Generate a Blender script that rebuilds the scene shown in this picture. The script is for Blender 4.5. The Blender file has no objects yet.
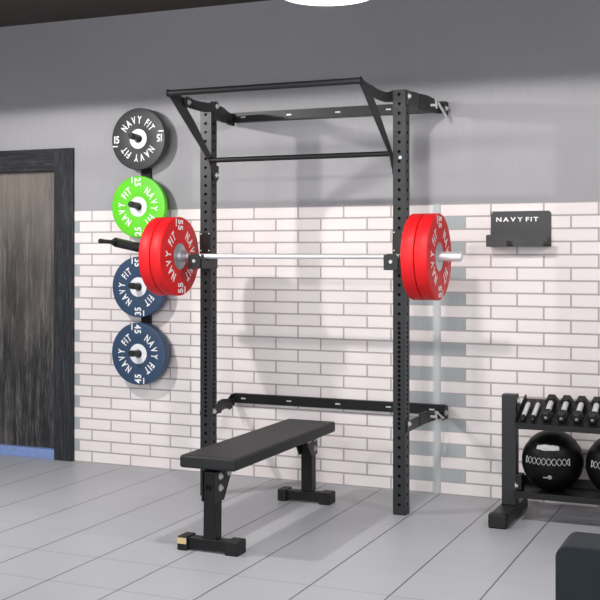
import bpy, bmesh, math, random
from mathutils import Vector, Matrix
random.seed(4)
S = bpy.context.scene
C = S.collection
PI = math.pi

# ------------------------------------------------------------------ materials
def mat(name, col, rough=.5, metal=0., spec=.5, coat=0., var=0., vscale=30., bump=0., bscale=200.):
    m = bpy.data.materials.new(name); m.use_nodes = True
    nt = m.node_tree; b = nt.nodes['Principled BSDF']
    b.inputs['Base Color'].default_value = (*col, 1)
    b.inputs['Roughness'].default_value = rough
    b.inputs['Metallic'].default_value = metal
    b.inputs['Specular IOR Level'].default_value = spec
    b.inputs['Coat Weight'].default_value = coat
    tc = nt.nodes.new('ShaderNodeTexCoord')
    if var:
        n = nt.nodes.new('ShaderNodeTexNoise'); n.inputs['Scale'].default_value = vscale
        nt.links.new(tc.outputs['Object'], n.inputs['Vector'])
        r = nt.nodes.new('ShaderNodeMixRGB'); r.blend_type = 'MIX'
        r.inputs[1].default_value = (*[c * (1 - var) for c in col], 1)
        r.inputs[2].default_value = (*[min(1, c * (1 + var)) for c in col], 1)
        nt.links.new(n.outputs['Fac'], r.inputs[0]); nt.links.new(r.outputs[0], b.inputs['Base Color'])
    if bump:
        n = nt.nodes.new('ShaderNodeTexNoise'); n.inputs['Scale'].default_value = bscale
        nt.links.new(tc.outputs['Object'], n.inputs['Vector'])
        bp = nt.nodes.new('ShaderNodeBump'); bp.inputs['Strength'].default_value = bump; bp.inputs['Distance'].default_value = .002
        nt.links.new(n.outputs['Fac'], bp.inputs['Height']); nt.links.new(bp.outputs[0], b.inputs['Normal'])
    return m

def emit(name, col, s):
    m = bpy.data.materials.new(name); m.use_nodes = True
    b = m.node_tree.nodes['Principled BSDF']
    b.inputs['Base Color'].default_value = (*col, 1)
    b.inputs['Emission Color'].default_value = (*col, 1); b.inputs['Emission Strength'].default_value = s
    return m

class NT:
    """small helper for maths in node trees"""
    def __init__(s, m): s.nt = m.node_tree; s.b = s.nt.nodes['Principled BSDF']
    def _in(s, sock, v):
        if isinstance(v, (int, float)): sock.default_value = v
        else: s.nt.links.new(v, sock)
    def m(s, op, a, b=0., c=None, clamp=False):
        n = s.nt.nodes.new('ShaderNodeMath'); n.operation = op; n.use_clamp = clamp
        s._in(n.inputs[0], a); s._in(n.inputs[1], b)
        if c is not None: s._in(n.inputs[2], c)
        return n.outputs[0]
    def pos(s):
        g = s.nt.nodes.new('ShaderNodeNewGeometry'); x = s.nt.nodes.new('ShaderNodeSeparateXYZ')
        s.nt.links.new(g.outputs['Position'], x.inputs[0]); return x.outputs
    def comb(s, x, y, z):
        n = s.nt.nodes.new('ShaderNodeCombineXYZ')
        for i, v in enumerate((x, y, z)): s._in(n.inputs[i], v)
        return n.outputs[0]
    def noise(s, vec, scale, detail=2., rough=.5):
        n = s.nt.nodes.new('ShaderNodeTexNoise'); n.inputs['Scale'].default_value = scale
        n.inputs['Detail'].default_value = detail; n.inputs['Roughness'].default_value = rough
        s.nt.links.new(vec, n.inputs['Vector']); return n.outputs['Fac']
    def white(s, vec):
        n = s.nt.nodes.new('ShaderNodeTexWhiteNoise'); n.noise_dimensions = '3D'
        s.nt.links.new(vec, n.inputs['Vector']); return n.outputs['Value']
    def mix(s, f, a, b):
        n = s.nt.nodes.new('ShaderNodeMixRGB'); s._in(n.inputs[0], f)
        for i, v in ((1, a), (2, b)):
            if isinstance(v, tuple): n.inputs[i].default_value = (*v, 1)
            else: s.nt.links.new(v, n.inputs[i])
        return n.outputs[0]
    def step(s, x, a, b):
        n = s.nt.nodes.new('ShaderNodeMapRange'); n.interpolation_type = 'SMOOTHSTEP'
        s._in(n.inputs[0], x); n.inputs[1].default_value = a; n.inputs[2].default_value = b
        return n.outputs[0]
    def bump(s, h, st, dist):
        n = s.nt.nodes.new('ShaderNodeBump'); n.inputs['Strength'].default_value = st; n.inputs['Distance'].default_value = dist
        s.nt.links.new(h, n.inputs['Height']); s.nt.links.new(n.outputs[0], s.b.inputs['Normal'])
    def col(s, c): s.nt.links.new(c, s.b.inputs['Base Color'])

BT = 1.677   # top of the brick cladding
def wall_material():
    m = mat('brick_and_plaster', (.5, .5, .5), .8, spec=.25); n = NT(m); x, y, z = n.pos()
    v = n.m('DIVIDE', n.m('SUBTRACT', BT, z), .07291); row = n.m('FLOOR', v)
    par = n.m('FLOORED_MODULO', row, 2.)
    u = n.m('ADD', n.m('DIVIDE', n.m('ADD', x, 1.522), .299), n.m('MULTIPLY', par, .5))
    cu = n.m('FLOOR', u); fu = n.m('FRACT', u); fv = n.m('FRACT', v)
    du = n.m('MULTIPLY', n.m('MINIMUM', fu, n.m('SUBTRACT', 1., fu)), .299)
    dv = n.m('MULTIPLY', n.m('MINIMUM', fv, n.m('SUBTRACT', 1., fv)), .07291)
    brick = n.step(n.m('MINIMUM', du, dv), .0032, .0064)
    clad = n.step(v, -.02, .02)
    # bricks missing beside the rack: every second course shows the grey plaster behind
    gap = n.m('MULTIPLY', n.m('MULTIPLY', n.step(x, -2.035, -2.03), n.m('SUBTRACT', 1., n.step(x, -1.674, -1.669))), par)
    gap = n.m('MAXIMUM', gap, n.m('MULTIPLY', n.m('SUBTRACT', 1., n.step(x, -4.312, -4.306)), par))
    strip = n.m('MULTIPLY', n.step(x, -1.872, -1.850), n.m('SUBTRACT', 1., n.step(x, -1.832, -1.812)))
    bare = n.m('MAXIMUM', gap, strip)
    rnd = n.white(n.comb(cu, row, 0.))
    veins = n.noise(n.comb(n.m('MULTIPLY', x, 3.), 0., n.m('MULTIPLY', n.m('ADD', z, n.m('MULTIPLY', x, .25)), 16.)), 2.2, 3.)
    bc = n.mix(n.m('ADD', n.m('MULTIPLY', rnd, .35), n.m('MULTIPLY', veins, .6), clamp=True), (.82, .745, .735), (.885, .84, .83))
    bc = n.mix(brick, (.44, .39, .395), bc)
    streak = n.noise(n.comb(n.m('MULTIPLY', x, 40.), 0., n.m('MULTIPLY', z, 1.5)), 3., 4., .6)
    cloud = n.noise(n.comb(x, 0., z), 2.5, 4., .6)
    pc = n.mix(n.m('ADD', n.m('MULTIPLY', streak, .55), n.m('MULTIPLY', cloud, .45)), (.325, .322, .336), (.420, .415, .432))
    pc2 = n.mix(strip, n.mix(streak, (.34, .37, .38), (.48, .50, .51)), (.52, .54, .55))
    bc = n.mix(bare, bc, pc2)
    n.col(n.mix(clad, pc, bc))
    hb = n.m('MULTIPLY', n.m('MULTIPLY', clad, n.m('SUBTRACT', 1., bare)), brick)
    h = n.m('ADD', hb, n.m('MULTIPLY', veins, .12))
    n.bump(h, .45, .004)
    return m

def floor_material():
    m = mat('grey_floor_tiles', (.5, .5, .5), .42, spec=.35); n = NT(m); x, y, z = n.pos()
    fx = n.m('FRACT', n.m('DIVIDE', n.m('ADD', x, 1.118 + 35.2), .352)); fy = n.m('FRACT', n.m('DIVIDE', n.m('SUBTRACT', y, 4.297 - 38.), .38))
    dx = n.m('MULTIPLY', n.m('MINIMUM', fx, n.m('SUBTRACT', 1., fx)), .352)
    dy = n.m('MULTIPLY', n.m('MINIMUM', fy, n.m('SUBTRACT', 1., fy)), .38)
    lx = n.m('SUBTRACT', 1., n.step(dx, .0022, .0042)); ly = n.m('MULTIPLY', n.m('SUBTRACT', 1., n.step(dy, .001, .0025)), n.m('SUBTRACT', .8, n.m('MULTIPLY', n.step(y, 4.45, 4.5), .5)))
    line = n.m('MAXIMUM', lx, ly)
    cloud = n.noise(n.comb(x, y, 0.), 1.7, 3., .5)
    base = n.mix(cloud, (.375, .387, .412), (.44, .45, .478))
    n.col(n.mix(line, base, (.07, .07, .075)))
    n.bump(n.m('SUBTRACT', 1., line), .3, .002)
    return m

def wood_material(name, dark, light, axis, blend=.5, warm=None):
    m = mat(name, dark, .6, spec=.3); n = NT(m); x, y, z = n.pos()
    if axis == 'z': vec = n.comb(n.m('MULTIPLY', x, 45.), n.m('MULTIPLY', y, 45.), n.m('MULTIPLY', z, 2.6)); fine = n.comb(n.m('MULTIPLY', x, 160.), 0., n.m('MULTIPLY', z, 12.))
    else: vec = n.comb(n.m('MULTIPLY', x, 3.5), n.m('MULTIPLY', y, 45.), n.m('MULTIPLY', z, 50.)); fine = n.comb(n.m('MULTIPLY', x, 14.), 0., n.m('MULTIPLY', z, 170.))
    a = n.noise(vec, 1., 5., .65); b = n.noise(fine, 1., 3., .6)
    k = n.m('MULTIPLY', n.step(n.m('ADD', n.m('MULTIPLY', a, .6), n.m('MULTIPLY', b, .4)), .44, .68), blend)
    base = dark
    if warm:
        w = n.noise(n.comb(n.m('MULTIPLY', x, 2.2), 0., n.m('MULTIPLY', z, 1.1)), 1.6, 2.)
        # worn, lighter boards toward the top of the door
        wt = n.m('ADD', n.m('MULTIPLY', n.step(z, .7, 1.95), .9), n.m('MULTIPLY', n.m('SUBTRACT', w, .5), 1.2), clamp=True)
        base = n.mix(wt, dark, warm)
    n.col(n.mix(k, base, light)); n.bump(a, .5, .004)
    return m

M = dict(
    steel=mat('satin_black_powder_coat', (.018, .0195, .0205), .42, spec=.38, var=.1, bump=.05, bscale=900),
    steel2=mat('black_powder_coat', (.008, .008, .009), .45, spec=.3, bump=.05, bscale=700),
    hole=mat('dark_hole', (.004, .004, .004), .9, spec=.1),
    bolt=mat('zinc_bolt', (.60, .60, .60), .35, .35, var=.1),
    chrome=mat('chrome', (.86, .86, .87), .32, .55, bump=.02, bscale=600),
    handle=mat('bright_steel', (.66, .67, .70), .35, .3),
    satin=mat('satin_steel_insert', (.50, .54, .58), .42, .75, var=.08),
    white_hub=mat('pale_hub', (.84, .86, .88), .5, .0),
    red=mat('red_bumper_rubber', (.70, .010, .014), .5, spec=.3, var=.05),
    green=mat('green_bumper_rubber', (.12, .62, .012), .5, var=.04),
    blue=mat('navy_bumper_rubber', (.028, .062, .125), .45, var=.06),
    black=mat('black_bumper_rubber', (.036, .037, .040), .5, var=.08),
    ink=mat('white_lettering', (.88, .88, .88), .5),
    vinyl=mat('black_vinyl', (.016, .017, .019), .5, spec=.4, bump=.15, bscale=1200),
    rubber=mat('black_rubber', (.009, .009, .010), .5, spec=.35),
    gold=mat('gold_sticker', (.75, .58, .32), .4, .2),
    ball=mat('black_ball_vinyl', (.003, .003, .0035), .42, spec=.18, bump=.2, bscale=120),
    grey_ink=mat('grey_print', (.42, .42, .42), .6, var=.2, vscale=90),
    slate=mat('slate_blue_vinyl', (.011, .017, .022), .6, spec=.3, var=.15, vscale=14, bump=.15, bscale=500),
    tray=mat('charcoal_sheet_steel', (.050, .050, .052), .5, spec=.35),
    bluet=mat('blue_threshold', (.22, .32, .62), .55, var=.15, vscale=40),
    ceil=mat('dark_brown_ceiling', (.075, .062, .058), .8, spec=.2, var=.12, vscale=6),
    side=mat('grey_plaster', (.42, .42, .43), .85, spec=.2, var=.06, vscale=3),
    lampw=mat('white_lamp_body', (.75, .70, .70), .5),
    pinkrim=mat('pale_rose_rim', (.75, .38, .40), .5),
    diff=emit('lit_diffuser', (1., .98, .96), 6.),
    panel=mat('liner_plastic', (.008, .006, .006), .3, spec=.35),
)
M['wall'] = wall_material(); M['floor'] = floor_material()
M['door'] = wood_material('weathered_door_wood', (.022, .023, .027), (.34, .31, .28), 'z', .42, (.20, .175, .155))
M['casing_v'] = wood_material('charred_casing_wood', (.020, .022, .026), (.15, .15, .16), 'z', .38)
M['casing_h'] = wood_material('charred_casing_wood_level', (.020, .022, .026), (.15, .15, .16), 'x', .38)

# ------------------------------------------------------------------ mesh helpers
def B(): return bmesh.new()
def box(bm, x0, x1, y0, y1, z0, z1, mi=0, M4=None):
    vs = [bm.verts.new((x, y, z)) for x in (x0, x1) for y in (y0, y1) for z in (z0, z1)]
    for q in ((0,1,3,2), (4,6,7,5), (0,4,5,1), (2,3,7,6), (0,2,6,4), (1,5,7,3)):
        f = bm.faces.new([vs[i] for i in q]); f.material_index = mi
    if M4: bmesh.ops.transform(bm, matrix=M4, verts=vs)
    return vs
def cyl(bm, a, b, r, seg=20, mi=0, r2=None):
    a, b = Vector(a), Vector(b); d = b - a; r2 = r if r2 is None else r2
    mt = Matrix.Translation((a + b) / 2) @ d.to_track_quat('Z', 'Y').to_matrix().to_4x4()
    res = bmesh.ops.create_cone(bm, cap_ends=True, segments=seg, radius1=r, radius2=r2, depth=d.length, matrix=mt)
    for f in {f for v in res['verts'] for f in v.link_faces}: f.material_index = mi
def prism(bm, poly, axis, a, b, mi=0):
    def P(p, t): return {'x': (t, p[0], p[1]), 'y': (p[0], t, p[1]), 'z': (p[0], p[1], t)}[axis]
    A = [bm.verts.new(P(p, a)) for p in poly]; Bv = [bm.verts.new(P(p, b)) for p in poly]; n = len(poly)
    fs = [bm.faces.new(A), bm.faces.new(Bv[::-1])] + [bm.faces.new((A[i], Bv[i], Bv[(i+1) % n], A[(i+1) % n])) for i in range(n)]
    for f in fs: f.material_index = mi
def lathe(bm, prof, seg=64, closed=True, mi=0):
    rings = []
    for r, z in prof:
        if r < 1e-6: rings.append([bm.verts.new((0, 0, z))])
        else: rings.append([bm.verts.new((r*math.cos(2*PI*k/seg), r*math.sin(2*PI*k/seg), z)) for k in range(seg)])
    n = len(rings)
    for i in range(n if closed else n - 1):
        a, b = rings[i], rings[(i+1) % n]
        for k in range(seg):
            k2 = (k+1) % seg
            if len(a) == 1 and len(b) == 1: continue
            if len(a) == 1: f = bm.faces.new((a[0], b[k], b[k2]))
            elif len(b) == 1: f = bm.faces.new((a[k], b[0], a[k2]))
            else: f = bm.faces.new((a[k], b[k], b[k2], a[k2]))
            f.material_index = mi
def bolt(bm, p, d, r=.011, h=.009, mi=0):
    p, d = Vector(p), Vector(d).normalized()
    cyl(bm, p - d*.002, p + d*.002, r*1.35, 16, mi); cyl(bm, p, p + d*h, r, 6, mi); cyl(bm, p + d*h*.9, p + d*(h+.005), r*.5, 10, mi)
def obj(name, bm, m, parent=None, smooth=35, bevel=0., loc=None, inv=False, mw=None):
    bmesh.ops.recalc_face_normals(bm, faces=bm.faces)
    me = bpy.data.meshes.new(name); bm.to_mesh(me); bm.free()
    for k in (m if isinstance(m, (list, tuple)) else [m]): me.materials.append(M[k])
    o = bpy.data.objects.new(name, me); C.objects.link(o)
    if smooth:
        for p in me.polygons: p.use_smooth = True
        me.set_sharp_from_angle(angle=math.radians(smooth))
    if bevel:
        b = o.modifiers.new('bevel', 'BEVEL'); b.width = bevel; b.segments = 3; b.limit_method = 'ANGLE'; b.angle_limit = math.radians(40)
        b.harden_normals = True
    if parent: o.parent = parent
    if loc: o.location = loc
    return o
def rebase(o, p):
    """put the origin of a childless mesh object at p without moving it"""
    o.data.transform(Matrix.Translation(-Vector(p))); o.location = p; return o
def thing(name, label, cat, loc=(0, 0, 0), group=None):
    o = bpy.data.objects.new(name, None); C.objects.link(o); o.location = loc; o.empty_display_size = .1
    return tag(o, label, cat, group)
def tag(o, label, cat, group=None):
    o['label'] = label; o['category'] = cat
    if group: o['group'] = group
    return o
def struct(o): o['kind'] = 'structure'; return o
class Rel:
    """lets parts be written in room coordinates and parented to a root that stands at its own base"""
    def __init__(s, root): s.r = root; s.t = Matrix.Translation(-root.location)
    def __call__(s, name, bm, m, parent=None, **k):
        if parent is None: bmesh.ops.transform(bm, matrix=s.t, verts=bm.verts); return obj(name, bm, m, s.r, **k)
        bmesh.ops.transform(bm, matrix=s.t, verts=bm.verts); return obj(name, bm, m, parent, **k)
def copy_tree(o, parent=None):
    c = o.copy(); C.objects.link(c)
    if parent: c.parent = parent
    for ch in [k for k in bpy.data.objects if k.parent == o]: copy_tree(ch, c)
    return c

_gl = {}
def glyph(ch, bold=.028):
    """flat outline mesh of one letter: (vertices, faces, width) at letter size 1"""
    if ch not in _gl:
        cu = bpy.data.curves.new('g', 'FONT'); cu.body = ch; cu.size = 1.; cu.offset = bold; cu.resolution_u = 3
        t = bpy.data.objects.new('g', cu); C.objects.link(t); bpy.context.view_layer.update()
        me = bpy.data.meshes.new_from_object(t.evaluated_get(bpy.context.evaluated_depsgraph_get()))
        vs = [v.co.copy() for v in me.vertices]; fs = [list(p.vertices) for p in me.polygons]
        x0 = min(v.x for v in vs); x1 = max(v.x for v in vs)
        _gl[ch] = ([Vector((v.x - x0, v.y, 0)) for v in vs], fs, x1 - x0)
        bpy.data.objects.remove(t); bpy.data.meshes.remove(me); bpy.data.curves.remove(cu)
    return _gl[ch]
def put_glyph(bm, ch, mtx, th=.0012):
    vs, fs, w = glyph(ch)
    lo = [bm.verts.new(mtx @ v) for v in vs]; n = mtx.to_3x3() @ Vector((0, 0, 1)); n.normalize()
    hi = [bm.verts.new(mtx @ v + n*th) for v in vs]
    edges = {}
    for f in fs:
        bm.faces.new([hi[i] for i in f])
        for i in range(len(f)):
            e = (f[i], f[(i+1) % len(f)]); edges[e] = 1
    for (a, b) in edges:
        if (b, a) not in edges: bm.faces.new((lo[a], lo[b], hi[b], hi[a]))
def arc_text(bm, s, rad, mid, size, z, space=.13, gap=.36, sx=1., only=None):
    ws = [gap if ch == ' ' else glyph(ch)[2]*sx for ch in s]; tot = sum(ws) + space*(len(s) - 1)
    k = size / rad; a = mid + tot*k/2
    for i, (ch, w) in enumerate(zip(s, ws)):
        am = a - w*k/2
        if ch != ' ' and (only is None or only[0] <= i < only[1]):
            put_glyph(bm, ch, Matrix.Rotation(am - PI/2, 4, 'Z') @ Matrix.Translation((-w*size/2, rad, z)) @ Matrix.Diagonal((size*sx, size, size, 1)))
        a -= (w + space)*k
def line_text(bm, s, size, M4, space=.13, gap=.4, sx=1., adv=None):
    ws = [gap if ch == ' ' else glyph(ch)[2]*sx for ch in s]; tot = sum(ws) + space*(len(s) - 1); x = -tot/2
    for ch, w in zip(s, ws):
        if ch != ' ': put_glyph(bm, ch, M4 @ Matrix.Translation((x*size, 0, 0)) @ Matrix.Diagonal((size*sx, size, size, 1)))
        x += w + space

# ------------------------------------------------------------------ the room
W = 6.222; CZ = 2.955
XL, XR, YB = -6.6, 2.6, -1.6
b = B(); box(b, XL-.1, XR+.1, YB-.1, W+.1, -.1, 0); struct(obj('floor', b, 'floor', smooth=0))
b = B(); box(b, XL-.1, XR+.1, YB-.1, W+.1, CZ, CZ+.1); struct(obj('ceiling', b, 'ceil', smooth=0))
DX0, DX1, DZ = -5.33, -4.503, 1.947      # door opening in the back wall
b = B()
box(b, XL-.1, DX0, W, W+.1, 0, CZ); box(b, DX1, XR+.1, W, W+.1, 0, CZ); box(b, DX0, DX1, W, W+.1, DZ, CZ)
struct(obj('wall_back', b, 'wall', smooth=0))
b = B(); box(b, XL-.1, XL, YB, W, 0, CZ); struct(obj('wall_left', b, 'side', smooth=0))
b = B(); box(b, XR, XR+.1, YB, W, 0, CZ); struct(obj('wall_right', b, 'side', smooth=0))
# rear wall, behind the viewer, with a broad window added to carry fill light
WX0, WX1, WZ0, WZ1 = -4.2, .2, .9, 2.4
b = B()
box(b, XL-.1, WX0, YB-.1, YB, 0, CZ); box(b, WX1, XR+.1, YB-.1, YB, 0, CZ)
box(b, WX0, WX1, YB-.1, YB, 0, WZ0); box(b, WX0, WX1, YB-.1, YB, WZ1, CZ)
struct(obj('wall_rear', b, 'side', smooth=0))
b = B()
for (x0, x1, z0, z1) in ((WX0, WX0+.06, WZ0, WZ1), (WX1-.06, WX1, WZ0, WZ1), (WX0, WX1, WZ0, WZ0+.06), (WX0, WX1, WZ1-.06, WZ1), (-2.03, -1.97, WZ0, WZ1)):
    box(b, x0, x1, YB-.09, YB-.03, z0, z1)
struct(obj('fill_window_1', b, 'tray', smooth=0))
# door, casing and threshold
b = B(); box(b, DX0, DX1, W+.035, W+.085, .066, DZ)
d = struct(obj('door_1', b, 'door', smooth=0))
b = B(); box(b, DX1, DX1+.152, W-.022, W+.034, 0, DZ+.15)
struct(obj('trim_1', b, 'casing_v', bevel=.004))
b = B(); box(b, DX0, DX1, W-.022, W+.034, DZ, DZ+.15)
struct(obj('trim_2', b, 'casing_h', bevel=.003))
b = B(); box(b, DX0-.152, DX0, W-.022, W+.034, 0, DZ+.15)
struct(obj('trim_3', b, 'casing_v', bevel=.004))
b = B(); box(b, DX0, DX1, W-.010, W+.09, 0, .065)
struct(obj('trim_4', b, 'bluet', bevel=.003))

# ------------------------------------------------------------------ folding squat rack
def holed_face(bm, w, L, holes, s=.0092, depth=.012, z0=0.):
    """a strip w wide and L tall in the XZ plane facing -Y, with octagonal blind holes at the heights given"""
    cell = .0125
    zs = z0; top = z0 + L
    def quad(a, b, mi=0):
        f = bm.faces.new([bm.verts.new(p) for p in ((-w/2, 0, a), (w/2, 0, a), (w/2, 0, b), (-w/2, 0, b))]); f.material_index = mi
    for h in holes:
        a, c = h - cell, h + cell
        if a > zs + 1e-5: quad(zs, a)
        outer = [bm.verts.new(p) for p in ((-w/2, 0, a), (w/2, 0, a), (w/2, 0, c), (-w/2, 0, c))]
        oc = [bm.verts.new((s*math.cos(PI/8 + k*PI/4), 0, h + s*math.sin(PI/8 + k*PI/4))) for k in range(8)]
        ic = [bm.verts.new((v.co.x, depth, v.co.z)) for v in oc]
        for k in range(8):
            f = bm.faces.new((oc[k], ic[k], ic[(k+1) % 8], oc[(k+1) % 8])); f.material_index = 1
        f = bm.faces.new(ic); f.material_index = 1
        # k: 0 right-up(22), 1 up-right(67), 2 up-left, 3 left-up, 4 left-down, 5 down-left, 6 down-right, 7 right-down
        for poly in ((outer[0], outer[1], oc[6], oc[5]), (outer[1], outer[2], oc[0], oc[7]), (outer[2], outer[3], oc[2], oc[1]),
                     (outer[3], outer[0], oc[4], oc[3]), (outer[1], oc[7], oc[6]), (outer[2], oc[1], oc[0]), (outer[3], oc[3], oc[2]), (outer[0], oc[5], oc[4])):
            bm.faces.new(poly)
        zs = c
    if top > zs: quad(zs, top)
def hole_heights():
    zs = []; z = .055
    while z < .46: zs.append(z); z += .0508
    z += 0
    while z < 1.02: zs.append(z); z += .0254
    while z < 2.24: zs.append(z); z += .0508
    return zs
HH = hole_heights()
def upright_bm(xc, yc, H, w=.070, dd=.070):
    bm = B()
    for k, (wid, off) in enumerate(((w, dd/2), (dd, w/2), (w, dd/2), (dd, w/2))):
        t = B(); holed_face(t, wid, H, HH)
        bmesh.ops.transform(t, matrix=Matrix.Translation((xc, yc, 0)) @ Matrix.Rotation(k*PI/2, 4, 'Z') @ Matrix.Translation((0, -off, 0)), verts=t.verts)
        me = bpy.data.meshes.new('t'); t.to_mesh(me); t.free(); bm.from_mesh(me); bpy.data.meshes.remove(me)
    box(bm, xc-w/2, xc+w/2, yc-dd/2, yc+dd/2, H, H+.003); box(bm, xc-w/2, xc+w/2, yc-dd/2, yc+dd/2, 0, .002)
    return bm
PXL, PXR, PY = -3.039, -1.873, 5.667
rack = thing('squat_rack', 'tall black folding squat rack bolted to brick wall with pull-up bars', 'squat rack', ((PXL+PXR)/2, PY, 0))
R = Rel(rack)
ups = []
for xc in (PXL, PXR):
    u = R('upright', upright_bm(xc, PY, 2.262), ['steel', 'hole'], smooth=0); ups.append(u)
# wall stringers with slots
def stringer(z0, z1, slots):
    bm = B(); x = -3.145; xe = -1.785; y0, y1 = W-.034, W-.026; zc = (z0+z1)/2
    for s in slots:
        box(bm, x, s-.017, y0, y1, z0, z1); box(bm, s-.017, s+.017, y0, y1, z0, zc-.005); box(bm, s-.017, s+.017, y0, y1, zc+.005, z1); x = s+.017
    box(bm, x, xe, y0, y1, z0, z1)
    box(bm, -3.145, xe, y1, W-.001, z1-.007, z1); box(bm, -3.145, xe, y1, W-.001, z0, z0+.007)
    return bm
SL = [-3.075, -2.765, -2.445, -2.125, -1.86]
st_u = R('wall_rail', stringer(2.208, 2.268, SL), 'steel', smooth=0)
st_l = R('wall_rail', stringer(.461, .519, SL), 'steel2', smooth=0)
for rail, zc in ((st_u, 2.238), (st_l, .490)):
    for x in SL:
        bm = B(); box(bm, x-.0155, x+.0155, W-.0335, W-.001, zc-.0042, zc+.0042); R('anchor_bolt', bm, 'handle', rail, bevel=.001)
# folding arms: an ear on the rail, a tapered swing plate, a plate on the post
for sg, px in ((-1, PXL), (1, PXR)):
    xo = px + sg*.0365                  # outer face of the post
    for (za, zb, wa, wb) in ((2.182, 2.258, 2.190, 2.262), (.440, .500, .458, .516)):
        bm = B()
        up_ = .012 if za > 1 else 0
        prism(bm, [(5.645, za), (5.90, za), (5.90, zb-.002+up_), (5.80, zb+up_), (5.645, zb)], 'x', xo, xo + sg*.006)
        arm = R('side_plate', bm, 'steel', bevel=.001)
        bm = B()
        xe = (-3.132 if sg < 0 else -1.784)
        # swing plate runs slightly outward to the rail end
        p = [(xo + sg*.004, 5.86), (xe, 6.15)]
        dirx = Vector((p[1][0]-p[0][0], p[1][1]-p[0][1])); nrm = Vector((dirx.y, -dirx.x)).normalized()*.005*1
        prof = [(0, wa-.012), (0, wb-.004+up_), (.30, wb+up_*.8), (1, wb-.026+up_), (1, wa+.006), (.85, wa-.004)]
        f1 = [bm.verts.new((p[0][0]+dirx.x*t+nrm.x, p[0][1]+dirx.y*t+nrm.y, z)) for t, z in prof]
        f2 = [bm.verts.new((p[0][0]+dirx.x*t-nrm.x, p[0][1]+dirx.y*t-nrm.y, z)) for t, z in prof]
        bm.faces.new(f1); bm.faces.new(f2[::-1])
        for i in range(len(prof)): bm.faces.new((f1[i], f2[i], f2[(i+1) % 6], f1[(i+1) % 6]))
        R('folding_arm', bm, 'steel', bevel=.001)
        bm = B(); prism(bm, [(6.11, za+.004), (W-.02, za+.004), (W-.02, wb), (6.16, wb), (6.11, wb-.03)], 'x', xe+sg*.008, xe + sg*.016)
        cyl(bm, (xe - sg*.014, 6.155, (wa+wb)/2-.006), (xe + sg*.02, 6.155, (wa+wb)/2-.006), .013, 16)
        R('rail_ear', bm, 'steel2')
        for pt, dr in (((xo+sg*.006, 5.668, (za+zb)/2+.012), (sg, 0, 0)), ((xe+sg*.018, 6.155, (wa+wb)/2-.006), (sg, 0, 0)), ((px-sg*.035, 5.668, (za+zb)/2+.012), (-sg, 0, 0))):
            bm = B(); bolt(bm, pt, dr, .012); R('bolt', bm, 'bolt', smooth=30)
        if sg > 0:
            # pull pin with a hanging bar handle
            bm = B(); zc = (wa+wb)/2 + .012
            cyl(bm, (xe-.02, 5.98, zc-.018), (xe+.012, 5.98, zc-.018), .008, 12); cyl(bm, (xe+.012, 5.97, zc+.014), (xe+.012, 5.99, zc-.036), .006, 10)
            if za > 1: cyl(bm, (xe+.016, 5.995, zc+.000), (xe+.035, 6.11, zc-.075), .0075, 12)
            else: cyl(bm, (xe+.016, 5.985, zc+.006), (xe+.022, 6.09, zc-.040), .006, 12)
            R('pull_pin', bm, 'bolt')
# left side rails show a small hook at the wall end
for z in (2.208, .461):
    bm = B(); prism(bm, [(6.02, z+.004), (6.09, z+.004), (6.10, z-.018), (6.06, z-.026), (6.055, z-.012), (6.02, z-.016)], 'x', -3.112, -3.104)
    R('latch_hook', bm, 'steel2')
# pull-up frame: side gussets, curved top plates, two bars
def arc_plate():
    up = [(5.302, 2.236), (5.33, 2.250), (5.40, 2.242), (5.48, 2.240), (5.56, 2.243), (5.62, 2.252), (5.668, 2.266), (5.70, 2.256)]
    dn = [(5.70, 2.208), (5.66, 2.203), (5.56, 2.189), (5.48, 2.186), (5.40, 2.188), (5.33, 2.192), (5.302, 2.204)]
    return up + dn
diag = [(5.120, 2.236), (5.127, 2.254), (5.145, 2.260), (5.20, 2.252), (5.315, 2.240), (5.330, 2.185), (5.42, 2.118), (5.665, 1.900), (5.701, 1.895), (5.701, 1.825), (5.680, 1.806), (5.650, 1.812), (5.590, 1.915), (5.165, 2.214)]
for sg, px in ((-1, PXL), (1, PXR)):
    xi = px - sg*(.0355 if sg > 0 else .042)
    bm = B(); prism(bm, diag, 'x', xi, xi - sg*.007); R('gusset', bm, 'steel', bevel=.0008)
    if sg < 0:
        for (y, z) in ((5.672, 2.236), (5.672, 1.842)):
            t_ = B(); cyl(t_, (px+.0355, y, z), (xi, y, z), .014, 16); R('spacer', t_, 'steel2')
    bm = B(); prism(bm, arc_plate(), 'x', xi - sg*.0075, xi - sg*.0145); bmesh.ops.translate(bm, vec=(0, -.012, 0), verts=bm.verts); R('curved_plate', bm, 'steel', bevel=.0008)
    for (y, z, t) in ((5.333, 2.219, .0145), (5.662, 2.236, .0145), (5.672, 1.842, .007)):
        bm = B(); bolt(bm, (xi - sg*t, y, z), (-sg, 0, 0), .011); R('bolt', bm, 'bolt', smooth=30)
bm = B(); cyl(bm, (PXL+.044, 5.136, 2.244), (PXR-.034, 5.136, 2.244), .0165, 24); cyl(bm, (PXL+.040, 5.136, 2.244), (PXL+.045, 5.136, 2.244), .020, 20); cyl(bm, (PXR-.035, 5.136, 2.244), (PXR-.030, 5.136, 2.244), .020, 20)
R('pull_up_bar', bm, 'steel2')
bm = B(); cyl(bm, (PXL+.049, 5.60, 1.922), (PXR-.0425, 5.60, 1.922), .0145, 24); cyl(bm, (PXL+.049, 5.60, 1.922), (PXL+.060, 5.60, 1.922), .020, 20)
R('pull_up_bar', bm, 'steel2')
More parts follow.
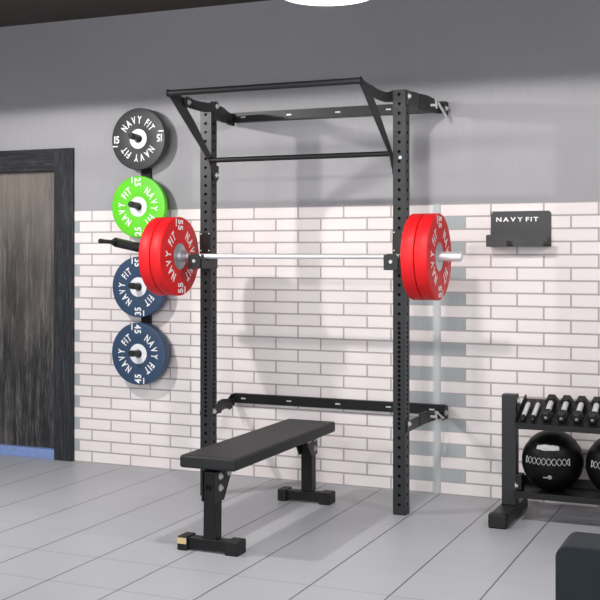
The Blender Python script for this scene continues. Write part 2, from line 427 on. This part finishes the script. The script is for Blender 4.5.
# pins through the post faces
for (x, z) in ((PXR+.006, 1.903),):
    bm = B(); bolt(bm, (x, PY-.035, z), (0, -1, 0), .0065, .005); R('bolt', bm, 'satin')
for z in (.47,):
    bm = B(); cyl(bm, (PXL-.035, PY, z), (PXL-.05, PY, z), .014, 8); R('bolt', bm, 'steel2')

# J-cups: a liner panel with corner rivets, a cup, a front lip with a big bolt
BY, BZ = 5.560, 1.376
def j_cup(px, label):
    t = thing('bar_holder', label, 'bar holder', (px, 5.632, 1.30), 'bar holders on the rack posts'); Q = Rel(t)
    yf = PY-.0355
    bm = B(); box(bm, px-.0355, px+.0345, yf-.008, yf-.0005, 1.338, 1.516); Q('liner_panel', bm, 'panel', bevel=.002)
    for dx in (-.026, .026):
        for z in (1.408, 1.505): bm = B(); cyl(bm, (px+dx, yf-.007, z), (px+dx, yf-.0105, z), .0042, 10); Q('rivet', bm, 'bolt')
    bm = B()
    for sg in (-1, 1):
        x0 = px + sg*.0385
        prism(bm, [(5.506, 1.306), (5.695, 1.306), (5.695, 1.382), (5.60, 1.382), (5.585, 1.352), (5.545, 1.352), (5.530, 1.386), (5.506, 1.386)], 'x', x0, x0 + sg*.006)
    box(bm, px-.037, px+.037, 5.506, yf-.0005, 1.340, 1.3605)
    Q('cup', bm, 'steel', bevel=.0012)
    bm = B(); prism(bm, [(px-.038, 1.314), (px-.030, 1.305), (px+.030, 1.305), (px+.038, 1.314), (px+.038, 1.374), (px+.022, 1.390), (px-.022, 1.390), (px-.038, 1.374)], 'y', 5.494, 5.505)
    lip = Q('front_lip', bm, 'steel', bevel=.0012)
    bm = B(); cyl(bm, (px, 5.495, 1.349), (px, 5.489, 1.349), .0095, 20); cyl(bm, (px, 5.4895, 1.349), (px, 5.487, 1.349), .007, 20); Q('bolt', bm, 'bolt')
j_cup(PXL, 'black bar holder on the rack post beside the wall plates')
j_cup(PXR, 'black bar holder on the rack post nearer the dumbbells')

# ------------------------------------------------------------------ barbell and its plates
bar = thing('barbell', 'long chrome barbell resting level on the black rack', 'barbell', (-2.468, BY, BZ-.014)); Q = Rel(bar)
bm = B(); cyl(bm, (-3.12, BY, BZ), (-1.80, BY, BZ), .0142, 28); Q('shaft', bm, 'chrome')
for sg in (-1, 1):
    xi = -2.468 + sg*.668
    bm = B(); x1 = xi + sg*.29
    cyl(bm, (xi, BY, BZ), (x1-sg*.004, BY, BZ), .0247, 36); cyl(bm, (x1-sg*.004, BY, BZ), (x1, BY, BZ), .0247, 36, r2=.021) if sg > 0 else cyl(bm, (x1+.004, BY, BZ), (x1, BY, BZ), .0247, 36, r2=.021)
    sl = Q('sleeve', bm, 'chrome')
    bm = B(); cyl(bm, (xi-sg*.004, BY, BZ), (xi+sg*.010, BY, BZ), .034, 32); cyl(bm, (xi-sg*.018, BY, BZ), (xi-sg*.003, BY, BZ), .024, 28); Q('collar', bm, 'satin')

def plate(name, label, body, num, rad, th, mtx, hub='white_hub', hr=.34, group=None, bore=.0258, one=True):
    """axis along local Z, printed face toward +Z at z=0, thickness behind it"""
    t = bpy.data.objects.new(name, None); C.objects.link(t); t.empty_display_size = .1; tag(t, label, 'weight plate', group)
    t.matrix_world = mtx
    h = rad*hr; c = .006
    bm = B(); lathe(bm, [(h, -.001), (h+.004, 0), (rad-c-.004, 0), (rad-.002, -.0025), (rad, -c), (rad, -th+c), (rad-.002, -th+.0025), (rad-c-.004, -th), (h+.004, -th), (h, -th+.001)], 96)
    obj('plate_body', bm, body, t, smooth=30)
    bm = B(); lathe(bm, [(bore, -th+.002), (bore, -.004), (bore+.004, -.0015), (h*.93, -.0015), (h-.0005, -.003), (h-.0005, -th+.002)], 64)
    obj('hub', bm, hub, t, smooth=30)
    fs = rad*.325
    for k in (0, 1):
        a = k*PI
        for only in ((0, 4), (5, 8)):
            bm = B(); arc_text(bm, 'NAVY FIT', rad*.505, PI/2 + a, fs, .0002, space=.075, gap=.24, sx=.66, only=only)
            obj('word', bm, 'ink', t, smooth=0)
        bm = B(); m4 = Matrix.Rotation(a, 4, 'Z') @ Matrix.Translation((-rad*.80, -rad*.115, .0002))
        line_text(bm, num, fs, m4, space=.08, sx=.84)
        w = rad*.095
        box(bm, -w-rad*.06, w-rad*.06, -.004, .004, 0, .0012, M4=m4 @ Matrix.Translation((0, -rad*.105, 0)))
        obj('number', bm, 'ink', t, smooth=0)
    return t
FX = Matrix(((0, 0, 1, 0), (1, 0, 0, 0), (0, 1, 0, 0), (0, 0, 0, 1)))      # printed face toward +X
def on_bar(x, roll): return Matrix.Translation((x, BY, BZ-.0010)) @ FX @ Matrix.Rotation(roll, 4, 'Z')
G1 = 'red plates on the barbell'
plate('weight_plate', 'innermost red 55 plate on the left end of the barbell', 'red', '55', .2255, .071, on_bar(-3.163, PI/2), 'satin', .335, G1)
plate('weight_plate', 'outermost red plate on the left end of the barbell', 'red', '55', .2255, .071, on_bar(-3.236, PI/2), 'satin', .335, G1)
plate('weight_plate', 'innermost red plate on the right end of the barbell', 'red', '55', .2255, .071, on_bar(-1.7000, PI/2), 'satin', .335, G1)
plate('weight_plate', 'outermost red 55 plate on the right end of the barbell', 'red', '55', .2255, .071, on_bar(-1.6275, PI/2), 'satin', .335, G1)

# ------------------------------------------------------------------ plate storage on the wall
TX = -3.785
tow = thing('plate_storage_rack', 'black vertical plate storage strip with pegs on the wall', 'plate rack', (TX, W, .62)); Q = Rel(tow)
bm = B(); box(bm, TX-.036, TX+.036, W-.022, W-.0005, .64, 2.22); Q('wall_strip', bm, 'steel2', bevel=.002)
KZ = [(2.126, 'k'), (1.692, 'g'), (1.176, 'b'), (.747, 'bb')]
for z, _ in KZ:
    bm = B(); dz = .016
    cyl(bm, (TX, W-.02, z-.004), (TX, 6.022, z+dz-.006), .0205, 28); cyl(bm, (TX, 6.0225, z+dz-.006), (TX, 6.014, z+dz-.0055), .0205, 28, r2=.017)
    Q('peg', bm, 'steel')
bm = B(); cyl(bm, (TX, W-.02, 1.418), (TX, 5.84, 1.461), .030, 6); cyl(bm, (TX, 5.86, 1.459), (TX, 5.69, 1.466), .0130, 20); cyl(bm, (TX, 5.70, 1.4655), (TX, 5.676, 1.466), .0150, 20)
Q('long_peg', bm, 'steel2')
def on_wall(z, y, roll): return Matrix.Translation((TX, y, z)) @ Matrix.Rotation(PI/2, 4, 'X') @ Matrix.Rotation(roll, 4, 'Z')
plate('weight_plate', 'black 15 plate at the top of the wall rack', 'black', '15', .198, .052, on_wall(2.124, 6.105, 0), 'white_hub', .325)
plate('weight_plate', 'bright green 25 plate on the wall rack', 'green', '25', .198, .040, on_wall(1.690, 6.105, PI/2), 'white_hub', .325)
plate('weight_plate', 'navy blue 35 plate half behind the red plates', 'blue', '35', .194, .060, on_wall(1.176, 6.105, PI/2), 'white_hub', .325)
plate('weight_plate', 'navy blue 45 plate, lowest on the wall rack', 'blue', '45', .199, .072, on_wall(.748, 6.105, PI/2), 'white_hub', .325)

# ------------------------------------------------------------------ sheet-steel tray on the wall
sh = thing('wall_shelf', 'small charcoal steel tray with white cut-out lettering on brick wall', 'wall shelf', (-1.351, W, 1.429)); Q = Rel(sh)
bm = B()
x0, x1 = -1.521, -1.181
prism(bm, [(x0, 1.429), (x1, 1.429), (x1, 1.618), (x1-.012, 1.630), (x0+.006, 1.630), (x0, 1.624)], 'y', W-.006, W-.001)
Q('back_plate', bm, 'tray')
bm = B(); box(bm, x0, x1, W-.115, W-.006, 1.429, 1.433); Q('shelf_base', bm, 'tray')
bm = B()
prism(bm, [(x0, 1.429), (x0+.115, 1.429), (x0+.115, 1.496), (x0+.006, 1.496), (x0, 1.490)], 'y', W-.119, W-.115)
prism(bm, [(x0+.150, 1.429), (x1-.022, 1.429), (x1-.022, 1.490), (x1-.028, 1.496), (x0+.150, 1.496)], 'y', W-.119, W-.115)
box(bm, x0+.115, x0+.150, W-.119, W-.115, 1.462, 1.496); box(bm, x1-.022, x1, W-.119, W-.115, 1.458, 1.490)
Q('front_lip', bm, 'tray')
fr = Matrix.Translation((x0+.157, W-.0068, 1.572)) @ Matrix.Rotation(PI/2, 4, 'X')
for wd, dx in (('NAVY', -.050), ('FIT', .077)):
    bm = B(); line_text(bm, wd, .034, Matrix.Translation((dx, 0, 0)) @ fr, space=.25, sx=1.30)
    Q('lettering', bm, 'ink', smooth=0)
bm = B(); cyl(bm, (x0+.008, W-.005, 1.622), (x0+.008, W-.009, 1.622), .003, 10); Q('screw', bm, 'bolt')

# ------------------------------------------------------------------ flat bench
ben = thing('flat_bench', 'black padded flat bench on grey tile floor in front of rack', 'bench', (-2.455, 5.2, 0)); Q = Rel(ben)
BX = -2.462; LX = -2.450
bm = B(); box(bm, BX-.144, BX+.151, 4.566, 5.822, .386, .446); o = Q('pad', bm, 'vinyl', bevel=.014); o.modifiers['bevel'].segments = 5
bm = B(); box(bm, BX-.105, BX+.105, 4.63, 5.76, .376, .3865); Q('pad_board', bm, 'rubber')
bm = B(); box(bm, LX-.032, LX+.032, 4.645, 5.72, .356, .376); Q('spine', bm, 'steel2', bevel=.003)
for near, yl, yf in ((1, 4.582, 4.556), (0, 5.722, 5.684)):
    sg = 1 if near else -1
    yc = yl + .031
    bm = B(); lean = -.006 if near else .004
    vs = box(bm, LX-.0325, LX+.0325, yc-.031, yc+.031, .058, .374)
    for v in vs:
        if v.co.z < .1: v.co.y += lean
    Q('leg', bm, 'steel2', bevel=.003)
    for s in (-1, 1):
        xg = LX + s*.034
        if near: poly = [(yc-.042, .375), (yc+.125, .375), (yc+.11, .345), (yc+.040, .236), (yc-.042, .236)]
        else: poly = [(yc+.040, .375), (yc-.125, .375), (yc-.11, .345), (yc-.042, .262), (yc+.040, .262)]
        bm = B(); prism(bm, poly, 'x', xg, xg + s*.005); gp = Q('gusset', bm, 'steel', bevel=.0008)
        pts = ((yc+.000, .352), (yc+.000, .298)) + (((yc+.085, .356),) if near else ((yc-.085, .356),))
        for (y, z) in pts:
            bm = B(); bolt(bm, (xg + s*.005, y, z), (s, 0, 0), .0125, .009); Q('bolt', bm, 'bolt')
    # cross foot with rubber caps
    bm = B(); box(bm, BX-.135, BX+.150, yf+.018, yf+.078, .010, .060); Q('foot', bm, 'steel2', bevel=.003)
    for s, (a, c2) in ((-1, (BX-.150, BX-.098)), (1, (BX+.100, BX+.168))):
        bm = B(); box(bm, a, c2, yf+.002, yf+.094, 0, .066); Q('rubber_cap', bm, 'rubber', bevel=.006)
bm = B(); box(bm, BX-.148, BX-.100, 4.5555, 4.558, .032, .060); g = Q('sticker', bm, 'gold'); g['label'] = 'pale gold sticker'
bm = B(); line_text(bm, 'N', .034, Matrix.Translation((LX-.004, 4.5815-.003, .290)) @ Matrix.Rotation(PI/2, 4, 'X')); Q('emblem', bm, 'hole', smooth=0)

# ------------------------------------------------------------------ dumbbell rack
dr = thing('dumbbell_rack', 'black steel rack holding dumbbells above and medicine balls below', 'dumbbell rack', (-.70, 5.83, 0)); Q = Rel(dr)
RX0, RX1 = -1.362, -.10
for k, xu in enumerate((RX0, RX1-.078)):
    bm = B(); box(bm, xu, xu+.078, 5.80, 5.865, .068, .650); Q('upright', bm, 'steel', bevel=.004)
    bm = B(); box(bm, xu-.008, xu+.082, 5.575, 6.07, .008, .068); Q('foot', bm, 'steel', bevel=.004)
    bm = B(); box(bm, xu-.011, xu+.085, 5.545, 5.60, 0, .074); Q('rubber_cap', bm, 'rubber', bevel=.010)
    bm = B(); box(bm, xu-.008, xu+.082, 6.03, 6.075, 0, .072); Q('rubber_cap', bm, 'rubber', bevel=.010)
tx0, tx1 = -1.262, RX1-.09
bm = B()
prism(bm, [(5.690, .492), (5.697, .492), (5.697, .508), (5.94, .606), (5.94, .616), (5.690, .516)], 'x', tx0, tx1)
prism(bm, [(5.686, .490), (5.690, .490), (5.690, .520), (5.686, .520)], 'x', tx0, tx1)
Q('dumbbell_tray', bm, 'steel2')
for x in (tx0-.005, tx1):
    bm = B(); prism(bm, [(5.688, .49), (5.73, .485), (5.95, .585), (5.955, .635), (5.93, .635), (5.688, .545)], 'x', x, x+.005); Q('tray_end_plate', bm, 'steel2')
for xa, xb in ((RX0+.0785, tx0-.005), (tx1+.005, RX1-.0785)):
    bm = B(); box(bm, xa, xb, 5.81, 5.86, .50, .60); Q('bracket', bm, 'steel2', bevel=.003)
bm = B(); sx0, sx1 = -1.283, RX1-.079
box(bm, sx0, sx1, 5.725, 5.99, .142, .150); box(bm, sx0, sx1, 5.719, 5.726, .128, .160); box(bm, sx0, sx1, 5.985, 5.991, .142, .196)
Q('lower_shelf', bm, 'steel2')
for (p, d) in (((RX0+.078, 5.835, .615), (1, 0, 0)), ((RX0+.078, 5.825, .545), (1, -.2, 0)), ((RX0+.078, 5.83, .215), (1, -.1, 0)), ((RX0+.078, 5.80, .175), (1, -.1, 0))):
    bm = B(); bolt(bm, p, d, .012, .012); Q('bolt', bm, 'bolt')
bm = B(); box(bm, RX0+.0785, RX0+.110, 5.79, 5.86, .1505, .235); Q('bracket', bm, 'rubber', bevel=.006)

# dumbbells
sl = math.atan2(.098, .243)
def dumbbell(hr, hl, L, grip, label, group):
    t = thing('dumbbell', label, 'dumbbell', (0, 0, 0), group)
    bm = B(); cyl(bm, (0, -L/2+hl*.5, 0), (0, L/2-hl*.5, 0), grip, 20)
    if hr > .02: 
        bmesh.ops.scale(bm, vec=(1, 1, 1), verts=bm.verts)
        cyl(bm, (0, -.050, 0), (0, .050, 0), grip*1.15, 20)
    obj('handle', bm, 'handle', t)
    for s in (-1, 1):
        bm = B(); y0, y1 = s*(L/2-hl), s*L/2
        lathe_pts = [(hr*.72, 0), (hr, .006), (hr, hl-.012), (hr*.70, hl)]
        for (ra, za), (rb, zb) in zip(lathe_pts, lathe_pts[1:]):
            pass
        rings = []
        for r, z in lathe_pts:
            rings.append([bm.verts.new((r*math.cos(k*PI/3), y0 + s*z, r*math.sin(k*PI/3))) for k in range(6)])
        for a, c2 in zip(rings, rings[1:]):
            for k in range(6): bm.faces.new((a[k], c2[k], c2[(k+1) % 6], a[(k+1) % 6]))
        bm.faces.new(rings[0]); bm.faces.new(rings[-1][::-1])
        hd = obj('head', bm, 'rubber', t, smooth=0, bevel=.002)
        bm = B(); yy = y0 + s*hl
        cyl(bm, (0, yy-s*.001, 0), (0, yy+s*.0012, 0), hr*.24, 18); obj('head_badge', bm, 'satin', hd)
    return t
def tray_z(y): return .516 + (y-5.690)*.4032
def place_db(t, x, hr, y):
    # rests on the sloping tray, end toward the wall raised
    t.location = (x, y, tray_z(y) + hr*.866/math.cos(sl) + .002); t.rotation_euler = (sl, 0, 0)
small = dumbbell(.0165, .026, .178, .0125, 'x', 'dumbbells on the tray')
big = dumbbell(.0325, .050, .208, .0128, 'x', 'dumbbells on the tray')
names = ['first and smallest dumbbell, next to the rack upright', 'second small dumbbell, between the first and the larger ones', 'larger hex dumbbell right after the two small ones',
         'second large hex dumbbell, above the left medicine ball', 'third large hex dumbbell, above gap between the medicine balls', 'fourth large hex dumbbell, at the right edge of photo']
for i, x in enumerate((-1.231, -1.180, -1.112, -1.034, -.957, -.879)):
    src = small if i < 2 else big
    o = src if i in (0, 2) else copy_tree(src)
    o['label'] = names[i]; place_db(o, x, .0165 if i < 2 else .0325, 5.792 if i < 2 else 5.800)

# medicine balls
def ball(x, label):
    r = .159; cy, cz = 5.862, .150 + r + .001
    t = thing('medicine_ball', label, 'medicine ball', (x, cy, cz - r), 'medicine balls on the lower shelf')
    def P(lon, lat, rr): return (rr*math.cos(lat)*math.sin(lon), -rr*math.cos(lat)*math.cos(lon), r + rr*math.sin(lat))
    bm = B(); prof = []
    N = 48
    for i in range(N+1):
        a = -PI/2 + PI*i/N; rr = r - (.0022 if abs(abs(a) - .62) < .04 else 0) - (.0018 if abs(a) < .035 else 0)
        prof.append((max(0, rr*math.cos(a)) if 0 < i < N else 0, r + rr*math.sin(a)))
    lathe(bm, prof, 72, closed=False); obj('ball_body', bm, 'ball', t, smooth=60)
    # laced seam: crossing stitches across the front
    lon0 = math.radians(1.5)
    bm = B()
    for k in range(9):
        a0, a1 = lon0 + math.radians(-46 + 9.6*k), lon0 + math.radians(-46 + 9.6*(k+1))
        for s in (-1, 1):
            pts = [P(a0 + (a1-a0)*q/6, s*.105*math.cos(PI*q/6) + .11, r*1.004) for q in range(7)]
            for p, q in zip(pts, pts[1:]): cyl(bm, p, q, .0016, 6)
    for a in (-47, 41):
        cyl(bm, P(lon0 + math.radians(a), .0, r*1.004), P(lon0 + math.radians(a), .22, r*1.004), .003, 6)
    obj('lacing', bm, 'grey_ink', t)
    # worn grey print above the seam, small mark under it
    bm = B()
    def patch(pts, rr):
        top = [bm.verts.new(P(lon0 + a, b, rr)) for a, b in pts]; bm.faces.new(top)
    n = 14
    for i in range(n):
        a0, a1 = math.radians(-27 + 50*i/n), math.radians(-27 + 50*(i+1)/n)
        e = [.028, .035, .04, .046, .055, .06, .06, .055, .05, .05, .052, .05, .045, .04, .03]
        patch([(a0, .54 - e[i]*1.2), (a1, .54 - e[i+1]*1.2), (a1, .58 + e[i+1]*1.6), (a0, .58 + e[i]*1.6)], r*1.0035)
    obj('print_patch', bm, 'grey_ink', t)
    bm = B()
    for k in range(16):
        q, q2 = 2*PI*k/16, 2*PI*(k+1)/16
        cyl(bm, P(lon0 + .06 + .06*math.cos(q), -.40 + .055*math.sin(q), r*1.003), P(lon0 + .06 + .06*math.cos(q2), -.40 + .055*math.sin(q2), r*1.003), .0026, 6)
    for k in range(3): cyl(bm, P(lon0 - .16 + .05*k, -.43, r*1.002), P(lon0 - .13 + .05*k, -.41, r*1.002), .003, 6)
    cyl(bm, P(lon0 + .03, -.40, r*1.002), P(lon0 + .09, -.40, r*1.002), .0025, 6)
    obj('round_mark', bm, 'grey_ink', t)
    return t
ball(-1.106, 'whole black medicine ball with white laced seam, beside the rack upright')
ball(-.776, 'black medicine ball partly cut off at the right edge of the photo')

# ------------------------------------------------------------------ padded block in the foreground
bm = B(); box(bm, -.676, -.06, 3.625, 3.835, 0, .452)
es = [e for e in bm.edges if abs(e.verts[0].co.x + .676) < 1e-5 and abs(e.verts[1].co.x + .676) < 1e-5 and abs(e.verts[0].co.z - .452) < 1e-5 and abs(e.verts[1].co.z - .452) < 1e-5]
bmesh.ops.bevel(bm, geom=es, offset=.040, segments=8, affect='EDGES', profile=.5)
o = obj('padded_block', bm, 'slate', smooth=50, bevel=.006); rebase(o, (-.368, 3.73, 0))
tag(o, 'dark slate-blue padded block with rounded corner on floor in near corner', 'padded block')

# ------------------------------------------------------------------ lamps
def lamp(x, y, label, power, size=.10):
    z = 2.452; R0 = .193
    t = thing('pendant_lamp', label, 'lamp', (x, y, z), 'round white pendant lamps')
    def L(name, bm, m, **k): return obj(name, bm, m, t, **k)
    bm = B(); lathe(bm, [(0, .001), (R0-.004, .001), (R0-.004, .012), (0, .012)], 72, closed=False); L('diffuser', bm, 'diff')
    bm = B(); lathe(bm, [(R0-.004, -.002), (R0, -.002), (R0, .055), (.03, .075), (.03, .060), (R0-.008, .045), (R0-.004, .012)], 72); L('lamp_shade', bm, 'lampw')
    bm = B(); cyl(bm, (0, 0, .07), (0, 0, CZ-z), .006, 12); L('cord', bm, 'steel2')
    bm = B(); cyl(bm, (0, 0, CZ-z-.02), (0, 0, CZ-z), .05, 24); L('ceiling_rose', bm, 'lampw')
    ld = bpy.data.lights.new('lamp_light', 'SPOT'); ld.spot_size = math.radians(178.6); ld.spot_blend = .05; ld.shadow_soft_size = size/2; ld.energy = power; ld.color = (1., .97, .95)
    lo = bpy.data.objects.new('lamp_light', ld); C.objects.link(lo); lo.location = (x, y, z-.012)
    return t
lamp(-1.712, 4.22, 'round white pendant lamp glowing above the rack', 104)
lamp(-4.06, 4.22, 'round white pendant lamp on the door side of the room', 180)
lamp(.64, 4.22, 'round white pendant lamp above the dumbbell end of the room', 110)
lamp(-4.25, 1.2, 'unseen round white pendant lamp added for fill, door side', 100)  # from here on an unseen row of pendants, added as fill light
lamp(-1.692, 1.2, 'unseen round white pendant lamp added for fill, near the viewer', 90)
lamp(.86, 1.2, 'unseen round white pendant lamp added for fill, dumbbell side', 100)
# area light as added fill, set in the unseen rear window
ld = bpy.data.lights.new('window_fill', 'AREA'); ld.shape = 'RECTANGLE'; ld.size = WX1-WX0-.1; ld.size_y = WZ1-WZ0-.1; ld.energy = 140; ld.color = (.93, .96, 1.)
lo = bpy.data.objects.new('window_fill', ld); C.objects.link(lo); lo.location = ((WX0+WX1)/2, YB-.01, (WZ0+WZ1)/2); lo.rotation_euler = (PI/2, 0, 0)

w = bpy.data.worlds.new('world'); S.world = w; w.use_nodes = True
w.node_tree.nodes['Background'].inputs[0].default_value = (.6, .68, .8, 1); w.node_tree.nodes['Background'].inputs[1].default_value = .6

# ------------------------------------------------------------------ camera
cd = bpy.data.cameras.new('camera'); cam = bpy.data.objects.new('camera', cd); C.objects.link(cam)
F = 1111.
cd.sensor_width = 36; cd.lens = F/600*36; cd.shift_x = 0; cd.shift_y = -(300-252)/600.
cam.location = (0, 0, 1.4); cam.rotation_euler = (PI/2, 0, math.atan(483/F))
cd.clip_start = .05
S.camera = cam
S.view_settings.view_transform = 'Standard'; S.view_settings.look = 'None'; S.view_settings.exposure = 0.; S.view_settings.gamma = 1.
S.view_settings.use_curve_mapping = False
